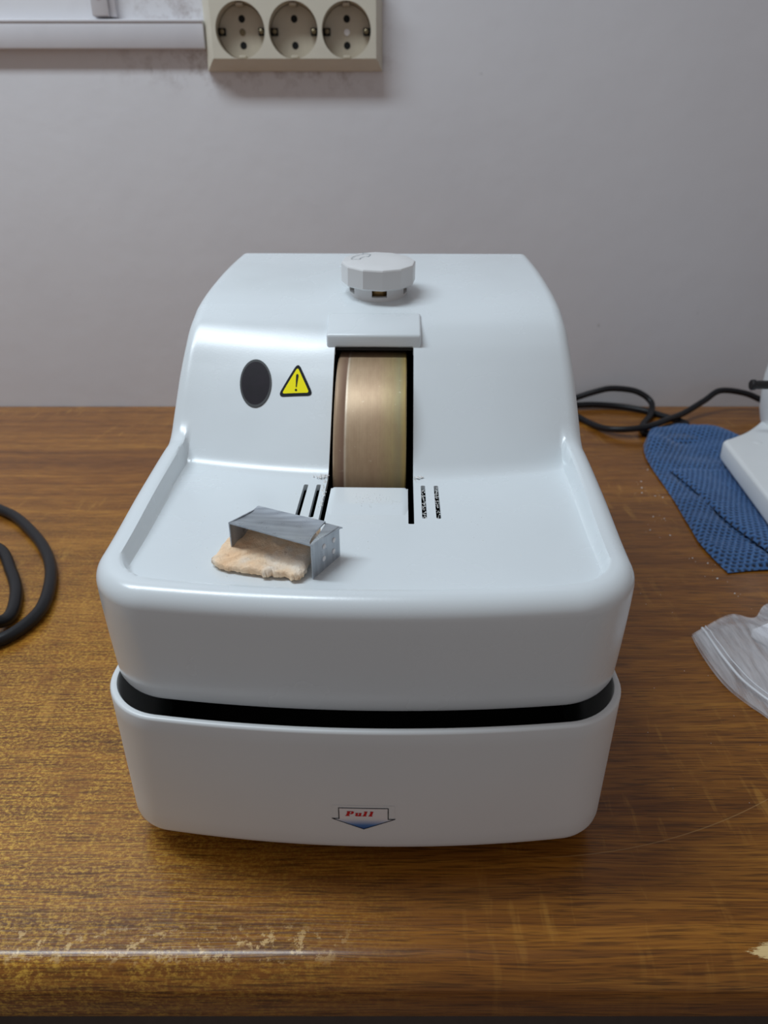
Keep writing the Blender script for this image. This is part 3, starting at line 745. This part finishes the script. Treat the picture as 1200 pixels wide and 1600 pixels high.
for si, x in enumerate(cxs):
    v_, f_ = lathe([(0.0194, FY + 0.0142), (0.0194, FY + 0.0125), (0.0188, FY + 0.0120)], 64, 'y')
    ins = mesh_obj('socket_insert', v_, f_, M['insert'], sock, (x, 0, cz))
    for dz in (0.0092, -0.0092):
        v_, f_ = lathe([(0.0027, FY + 0.0125), (0.0027, FY + 0.01185)], 24, 'y'); mesh_obj('pin_hole', v_, f_, M['hollow'], ins, (0, 0, dz))
    for sx_ in (-1, 1):
        box('earth_slot', *sorted((sx_ * 0.0135, sx_ * 0.0192)), FY + 0.0085, FY + 0.0122, -0.0026, 0.0026, M['hollow'], ins, 0.0003)
        v_, f_ = lathe([(0.0018, FY + 0.0095), (0.0018, FY + 0.0070), (0.0008, FY + 0.0064)], 16, 'y'); mesh_obj('earth_clip', v_, f_, M['dark_metal'], ins, (sx_ * 0.0160, 0, 0))
        box('guide_lug', -0.0028, 0.0028, FY + 0.003, FY + 0.0122, *sorted((sx_ * 0.0170, sx_ * 0.0192)), M['insert'], ins, 0.0004)
    if si != 1:
        v_, f_ = lathe([(0.0024, FY + 0.0124), (0.0024, FY + 0.0114), (0.0020, FY + 0.0112)], 24, 'y')
        sc_ = mesh_obj('center_screw', v_, f_, M['dark_metal' if si == 0 else 'label'], ins)
duct = thing('cable_duct', 'white cable duct running along the wall to the outlet strip', 'cable duct', (-0.36, YW, T0 + 0.3175))
bm_obj('horizontal_channel', box_bm(-0.36, 0.2132, -0.008, 0, -0.0103, 0.0103, 0.0012), M['duct'], duct)
box('cover_lip', -0.36, 0.2132, -0.0086, -0.0075, 0.0080, 0.0098, M['duct'], duct, 0.0003)
d2 = thing('vertical_cable_duct', 'narrow white cable duct rising from the horizontal duct at upper left', 'cable duct', (-0.2285, YW, T0 + 0.3295))
box('channel', -0.0068, 0.0068, -0.0085, 0, 0.0, 0.25, M['duct'], d2, 0.001)
box('side_flange', 0.0068, 0.0118, -0.005, 0, 0.0, 0.25, M['duct'], d2, 0.0006)
v_, f_ = lathe([(0.0021, 0), (0.0021, -0.0012)], 20, 'y'); mesh_obj('screw_hole', v_, f_, M['hollow'], d2, (-0.0002, -0.0080, 0.0138))

# ------------------------------------------------------------------ cords
def cord(name, pts, r, label, n=10):
    p = spline(pts, n); c = p[len(p) // 2] * 0; c = np.array([p[0][0], p[0][1], 0])
    v_, f_ = tube(p - c, r); o = mesh_obj(name, v_, f_, M['rubber'], None, (c[0], c[1], T0), angle=60)
    return tag(o, label, 'cord')
z = 0.0036
cord('power_cord', [(-0.42, 0.50, z), (-0.36, 0.497, z), (-0.31, 0.485, z), (-0.2717, 0.4603, z), (-0.2508, 0.4442, z), (-0.2206, 0.4094, z), (-0.2013, 0.3771, z), (-0.1900, 0.342, z), (-0.1905, 0.3203, z), (-0.2000, 0.3045, z),
    (-0.225, 0.295, z), (-0.262, 0.305, z + 0.001), (-0.285, 0.345, z + 0.001), (-0.275, 0.395, z + 0.001), (-0.2480, 0.405, z), (-0.2233, 0.3734, z), (-0.2093, 0.3486, z), (-0.2030, 0.3240, z + 0.0005), (-0.2120, 0.3090, z + 0.0068), (-0.245, 0.285, z + 0.0068), (-0.30, 0.275, z + 0.001), (-0.42, 0.285, z)],
    0.0035, 'black power cord looped at the left edge of the desk')
z = 0.0030
cord('device_cord', [(0.400, 0.655, 0.012), (0.3761, 0.680, 0.012), (0.3554, 0.689, 0.0190), (0.3294, 0.688, 0.0222), (0.3124, 0.680, 0.0150), (0.2874, 0.662, 0.0085), (0.2622, 0.6400, 0.0085), (0.2341, 0.6180, 0.0090), (0.209, 0.6215, 0.0060), (0.1966, 0.6401, z), (0.1850, 0.6718, z), (0.178, 0.690, 0.0060), (0.190, 0.698, 0.0110),
    (0.2130, 0.698, 0.0190), (0.228, 0.698, 0.0215), (0.2500, 0.696, 0.0190), (0.2630, 0.688, 0.0110), (0.2580, 0.670, 0.0040), (0.2430, 0.645, z - 0.0002), (0.2368, 0.6290, z - 0.0001), (0.2372, 0.6195, z - 0.0001), (0.2445, 0.6215, z - 0.0001), (0.2560, 0.6310, z - 0.0001), (0.2700, 0.6395, z - 0.0001), (0.2830, 0.6440, z - 0.0001), (0.2800, 0.6540, z - 0.0001), (0.2720, 0.665, z - 0.0002), (0.2560, 0.6850, z), (0.2300, 0.6985, z + 0.0005), (0.2000, 0.6985, z + 0.0015), (0.165, 0.690, z), (0.14, 0.66, z)],
    0.0029, 'black cord coiled against the wall behind the blue cloth')

# ------------------------------------------------------------------ blue mesh cloth
left = spline([(0.2085, 0.3775, 0), (0.2057, 0.4084, 0), (0.2078, 0.4355, 0), (0.2134, 0.4875, 0), (0.2176, 0.5505, 0), (0.2240, 0.585, 0), (0.2330, 0.6050, 0)], 30)
nv = 260; nu = 230
li = np.linspace(0, len(left) - 1, nv); lx = np.interp(li, np.arange(len(left)), left[:, 0]); ly = np.interp(li, np.arange(len(left)), left[:, 1])
u = np.linspace(0, 1, nu); v = np.linspace(0, 1, nv)
WID = 0.20
gx = lx[:, None] + u[None, :] * WID
topc = 0.6030 + 0.030 * np.sin(np.clip(u * WID / 0.085, 0, 1) * math.pi) + 0.002 * np.sin(u * 40)
gy = ly[:, None] + (v[:, None] ** 2) * (topc - 0.6030)[None, :] + (1 - v[:, None]) * 0.004 * np.sin(u * 9)[None, :]
pitch = 0.0042
a_ = gx / pitch; b_ = gy / (pitch * 0.9)
row = np.floor(b_); aa = a_ + 0.5 * (row % 2); fxx = aa - np.floor(aa) - 0.5; fyy = b_ - row - 0.5
dd = np.sqrt((fxx * 1.0) ** 2 + (fyy * 0.92) ** 2)
hole = 1 - sstep(0.24, 0.38, dd)
# fold: the upper right flap lies over the lower strip
fx0, fy0, fx1, fy1 = 0.2300, 0.515, 0.2395, 0.392
nx_, ny_ = (fy0 - fy1), (fx1 - fx0); ln = math.hypot(nx_, ny_); sd_ = ((gx - fx0) * nx_ + (gy - fy0) * ny_) / ln
sd_ = sd_ + 0.002 * np.sin(gy * 90)
gz = 0.0042 - 0.0030 * np.exp(-((sd_ - 0.0012) / 0.0030) ** 2) * sstep(0.54, 0.50, gy)
gz += 0.0045 * sstep(0.50, 0.60, gy) * (0.6 + 0.4 * np.sin(gx * 95 + gy * 30)) + 0.0010 * np.sin(gx * 130 - gy * 60) + 0.0008 * np.sin(gy * 170 + gx * 40)
gz += 0.0030 * np.exp(-(((gx - 0.236) / 0.014) ** 2 + ((gy - 0.585) / 0.02) ** 2)) 
gz = np.maximum(gz, 0.0020)
foot = sstep(0.240, 0.256, gx) * sstep(0.352, 0.366, gy) * sstep(0.005, -0.010, (gy - 0.545) - (gx - 0.27) * 0.95)
gz = gz * (1 - foot) + np.minimum(gz, 0.0060) * foot
gz += 0.0028 * np.exp(-((gy - 0.615) / 0.016) ** 2) * (1 - foot)
ed = np.minimum(np.minimum(u[None, :] * WID, v[:, None] * 0.22), (1 - v[:, None]) * 0.22)
gz = 0.0004 + (gz - 0.0004) * sstep(-0.0025, 0.006, ed)
gz -= 0.0012 * hole * sstep(0, 0.004, ed)
gz = np.maximum(gz, 0.0003)
gz = np.maximum(gz, 0.0072 * np.exp(-(((gx - 0.262) / 0.030) ** 4 + ((gy - 0.602) / 0.012) ** 4)) * sstep(0.0, 0.006, ed) * (1 - foot))
cl0 = np.array([0.30, 0.49, 0])
vv = np.c_[gx.ravel(), gy.ravel(), gz.ravel()] - cl0; ix = np.arange(nu * nv).reshape(nv, nu)
fs = np.c_[ix[:-1, :-1].ravel(), ix[:-1, 1:].ravel(), ix[1:, 1:].ravel(), ix[1:, :-1].ravel()].tolist()
cloth = mesh_obj('mesh_cloth', vv, fs, M['cloth'], None, (0.30, 0.49, T0), angle=0)
at = cloth.data.attributes.new('hole', 'FLOAT', 'POINT'); at.data.foreach_set('value', hole.ravel().astype(np.float32))
tag(cloth, 'crumpled blue perforated cloth under the white device at right', 'cloth')

# the folded upper layer of the cloth, its rolled edge hanging over the lower strip
na_, nb_ = 170, 120
pa = np.linspace(0, 1, na_); pb = np.linspace(0, 0.050, nb_)
ex0 = 0.2255 + (0.2420 - 0.2255) * pa + 0.0012 * np.sin(pa * 9); ey0 = 0.540 + (0.374 - 0.540) * pa
fgx = ex0[:, None] + pb[None, :] * 0.99; fgy = ey0[:, None] + pb[None, :] * 0.12
rise = np.sqrt(np.clip(1 - (1 - np.clip(pb / 0.0030, 0, 1)) ** 2, 0, 1))
fgz = 0.0046 + 0.0027 * rise[None, :] * sstep(0, 0.12, pa)[:, None] + 0.0006 * np.sin(fgx * 130 - fgy * 60) - 0.0020 * sstep(0.012, 0.03, pb)[None, :] - 0.0012 * sstep(0.1, 0, pa)[:, None] + 0.0 * fgx
fgz = np.minimum(fgz, 0.0080 - 0.0 * fgx)
pitch = 0.0042; a_ = pb[None, :] / pitch + 0 * fgx; b_ = (pa[:, None] * 0.167) / (pitch * 0.9) + 0 * fgx; row = np.floor(b_); aa = a_ + 0.5 * (row % 2)
fh = 1 - sstep(0.24, 0.38, np.sqrt((aa - np.floor(aa) - 0.5) ** 2 + ((b_ - row - 0.5) * 0.92) ** 2))
fgz = fgz - 0.0010 * fh
vv = np.c_[fgx.ravel(), fgy.ravel(), fgz.ravel()] - cl0; ix = np.arange(na_ * nb_).reshape(na_, nb_)
fl_ = mesh_obj('folded_layer', vv, np.c_[ix[:-1, :-1].ravel(), ix[:-1, 1:].ravel(), ix[1:, 1:].ravel(), ix[1:, :-1].ravel()].tolist(), M['cloth'], cloth, angle=0)
at = fl_.data.attributes.new('hole', 'FLOAT', 'POINT'); at.data.foreach_set('value', fh.ravel().astype(np.float32))

# ------------------------------------------------------------------ white device at the right edge
dev = thing('white_bench_device', 'white bench device with black lever rod standing on the blue cloth', 'device', (0.36, 0.52, T0 + 0.0085))
D0 = np.array([0.36, 0.52, 0.0085])
basep = spline([(p[0], p[1], 0) for p in [(0.2695, 0.5380), (0.2640, 0.500), (0.2545, 0.4336), (0.2480, 0.390), (0.256, 0.372), (0.30, 0.366), (0.40, 0.366), (0.455, 0.37), (0.470, 0.39), (0.470, 0.55), (0.462, 0.625), (0.44, 0.64), (0.38, 0.640), (0.345, 0.620), (0.322, 0.590), (0.300, 0.566), (0.280, 0.5500), (0.2715, 0.5440), (0.2695, 0.5380)]], 8)[:-1, :2]
cc = basep.mean(0); rings = []
for ins, zz in ((0.002, 0.0), (0.0005, 0.0012), (0.0, 0.003), (0.0, 0.0135), (0.0006, 0.0150), (0.0018, 0.0160), (0.0035, 0.0163)):
    d = cc - basep; rings.append((basep + d / np.linalg.norm(d, axis=1)[:, None] * ins - D0[:2], zz))
vs, fs = loft(rings); mesh_obj('base', vs, fs, M['device'], dev, angle=40)
rings = []
for zz, hx, hy, ox in ((0.0155, 0.0462, 0.032, 0.002), (0.020, 0.0466, 0.032, 0.001), (0.026, 0.0474, 0.032, 0), (0.034, 0.0485, 0.032, 0), (0.045, 0.0498, 0.032, 0), (0.056, 0.0500, 0.032, 0), (0.070, 0.0480, 0.032, 0.0), (0.085, 0.0440, 0.032, 0.0), (0.105, 0.040, 0.03, 0), (0.13, 0.038, 0.03, 0), (0.136, 0.034, 0.027, 0)):
    an = np.linspace(0, 2 * math.pi, 48, endpoint=False); pw = 0.6
    px_ = np.sign(np.cos(an)) * np.abs(np.cos(an)) ** pw * hx; py_ = np.sign(np.sin(an)) * np.abs(np.sin(an)) ** pw * hy
    rings.append((np.c_[px_ + 0.3665 - D0[0] + ox, py_ + 0.577 - D0[1]], zz))
vs, fs = loft(rings); mesh_obj('column', vs, fs, M['device'], dev, angle=50)
vs, fs = lathe([(0.0036, 0), (0.0042, 0.0006), (0.0042, 0.0030), (0.0034, 0.0036), (0.0034, 0.075)], 24, 'x')
mesh_obj('lever_rod', vs, fs, M['black'], dev, (0.2885 - D0[0], 0.555 - D0[1], 0.0665 - D0[2]))
vs, fs = lathe([(0.0045, 0), (0.0045, 0.03)], 20, 'y'); mesh_obj('lever_pivot', vs, fs, M['black'], dev, (0.358 - D0[0], 0.540 - D0[1], 0.0665 - D0[2]))
vs, fs = lathe([(0.0035, 0), (0.0032, 0.0006), (0.0022, 0.0008)], 24); mesh_obj('screw_cover', vs, fs, M['device'], dev, (0.296 - D0[0], 0.538 - D0[1], 0.0160))

# ------------------------------------------------------------------ clear zip bag with a white part inside
bag = thing('zip_bag', 'clear plastic zip bag lying at the right edge of the desk', 'bag', (0.21, 0.29, T0))
B0 = np.array([0.21, 0.29, 0])
mouth = spline([(0.1621, 0.3135, 0), (0.1612, 0.3040, 0), (0.1610, 0.2930, 0), (0.1616, 0.2809, 0), (0.1636, 0.2700, 0), (0.1676, 0.2605, 0), (0.1723, 0.2516, 0), (0.178, 0.235, 0), (0.19, 0.215, 0)], 12)
nv, nu = 70, 60
mi_ = np.linspace(0, len(mouth) - 1, nv); mx = np.interp(mi_, np.arange(len(mouth)), mouth[:, 0]); my = np.interp(mi_, np.arange(len(mouth)), mouth[:, 1])
u = np.linspace(0, 1, nu); v = np.linspace(0, 1, nv)
tx = spline([(0, 0, 0), (0.0275, 0.0185, 0), (0.0401, 0.0160, 0), (0.0540, 0.030, 0), (0.08, 0.036, 0), (0.12, 0.03, 0)], 12); ti_ = np.linspace(0, len(tx) - 1, nu)
ox = np.interp(ti_, np.arange(len(tx)), tx[:, 0]); oy = np.interp(ti_, np.arange(len(tx)), tx[:, 1])
gx = mx[:, None] + ox[None, :]; gy = my[:, None] + oy[None, :] * (1 - v[:, None] * 0.6)
edg = np.minimum(np.minimum(v[:, None] * 0.1, (1 - v[:, None]) * 0.1), np.minimum(u[None, :] * 0.12 + 0.001, (1 - u[None, :]) * 0.12))
puff = sstep(0, 0.03, edg)
gz = 0.0012 + 0.0085 * puff + 0.0012 * np.sin(gx * 210 + gy * 120) * puff + 0.0007 * np.sin(gx * 520 + gy * 380) * puff + 0.0016 * (1 - u[None, :]) ** 3 * (0.5 + 0.5 * np.sin(v[:, None] * 5))
def film(name, gz_):
    vv = np.c_[gx.ravel(), gy.ravel(), gz_.ravel()] - B0; ix = np.arange(nu * nv).reshape(nv, nu)
    fs = np.c_[ix[:-1, :-1].ravel(), ix[:-1, 1:].ravel(), ix[1:, 1:].ravel(), ix[1:, :-1].ravel()].tolist()
    return mesh_obj(name, vv, fs, M['film'], bag, angle=0)
film('upper_film', gz); film('lower_film', 0.0004 + 0 * gz + 0.0003 * np.sin(gx * 150) ** 2)
zx = u[None, :]
def zipline(off, r, lift):
    k = np.abs(ox - off).argmin(); pts = np.c_[gx[:, k], gy[:, k], gz[:, k] + lift] - B0
    v_, f_ = tube(pts, r, 8); o = mesh_obj('zip_track', v_, f_, plain('zip_track_plastic', (0.80, 0.82, 0.86, 1), 0.3), bag, angle=60)
zipline(0.0072, 0.0007, 0.0002); zipline(0.0088, 0.0003, 0.0002)
bw = box_bm(-0.016, 0.016, -0.012, 0.012, 0, 0.0055, 0.0015)
wp = bm_obj('white_plastic_part', bw, M['pearl'], None, (0.2115, 0.3090, T0 + 0.0009), (0, 0, R(28)))
tag(wp, 'white plastic part inside the clear zip bag', 'plastic part')

# ------------------------------------------------------------------ dust: plaster specks nobody could count
dv, df = [], []
def speck(x, y, z, r):
    i = len(dv); c = np.array([x, y, z])
    p = np.array([(1, 0, 0), (-1, 0, 0), (0, 1, 0), (0, -1, 0), (0, 0, 1), (0, 0, -0.8)]) * r * (0.6 + 0.7 * rng.random((6, 1)))
    dv.extend(c + p); df.extend([(i + a, i + b, i + c_) for a, b, c_ in ((0, 2, 4), (2, 1, 4), (1, 3, 4), (3, 0, 4), (2, 0, 5), (1, 2, 5), (3, 1, 5), (0, 3, 5))])
for x, y in [(0.2131, 0.5399), (0.2005, 0.5168), (0.1971, 0.5046), (0.1941, 0.4952), (0.2023, 0.4895), (0.1894, 0.4552), (0.1804, 0.4347), (0.1912, 0.4273), (0.1943, 0.3964), (0.2014, 0.39), (0.200, 0.372), (0.2031, 0.3554), (0.207, 0.487), (0.196, 0.452)]:
    speck(x, y, T0 + 0.0004, 0.0006)
    for _ in range(2): speck(x + rng.normal(0, 0.003), y + rng.normal(0, 0.004), T0 + 0.0002, 0.00025)
for _ in range(40): speck(rng.uniform(0.10, 0.24), rng.uniform(0.2, 0.36), T0 + 0.0001, 0.0002)
ds_ = mesh_obj('plaster_specks', np.array(dv) - np.array([0.2, 0.45, T0]), df, M['dust'], None, (0.2, 0.45, T0), smooth=False)
tag(ds_, 'white plaster specks scattered on the desk beside the blue cloth', 'dust', kind='stuff')
dv, df = [], []
mw = trim_.matrix_basis
def on_tray(x, y, r, dz=0.0):
    p = mw @ Vector((x, y, 0.1056 + 0.010 * y + dz)); speck(p.x, p.y, p.z, r)
for _ in range(70):
    on_tray(rng.normal(0.002, 0.005), rng.normal(0.0765, 0.003), 0.00016, 0.00112)
for x in (0.0209, 0.0262):
    for _ in range(46): on_tray(x + rng.uniform(-0.0007, 0.0007), rng.uniform(0.065, 0.092), 0.00035, -0.0012 + rng.normal(0, 0.0003))
for _ in range(40): on_tray(-0.0192 + rng.normal(0, 0.0006), rng.uniform(0.072, 0.099), 0.0004, 0.0)
for _ in range(60): on_tray(rng.choice([-0.0207, 0.0192]) + rng.normal(0, 0.0014), 0.0995 + rng.normal(0, 0.0008), 0.0004, 0.0008)
for _ in range(60): on_tray(rng.uniform(-0.07, 0.07), rng.uniform(0.02, 0.085), 0.00018, 0.0)
ds_ = mesh_obj('tray_dust', np.array(dv) - np.array([0, 0.25, T0 + 0.11]), df, M['dust'], None, (0, 0.25, T0 + 0.11), smooth=False)
tag(ds_, 'white plaster dust around the wheel slot on the trimmer tray', 'dust', kind='stuff')
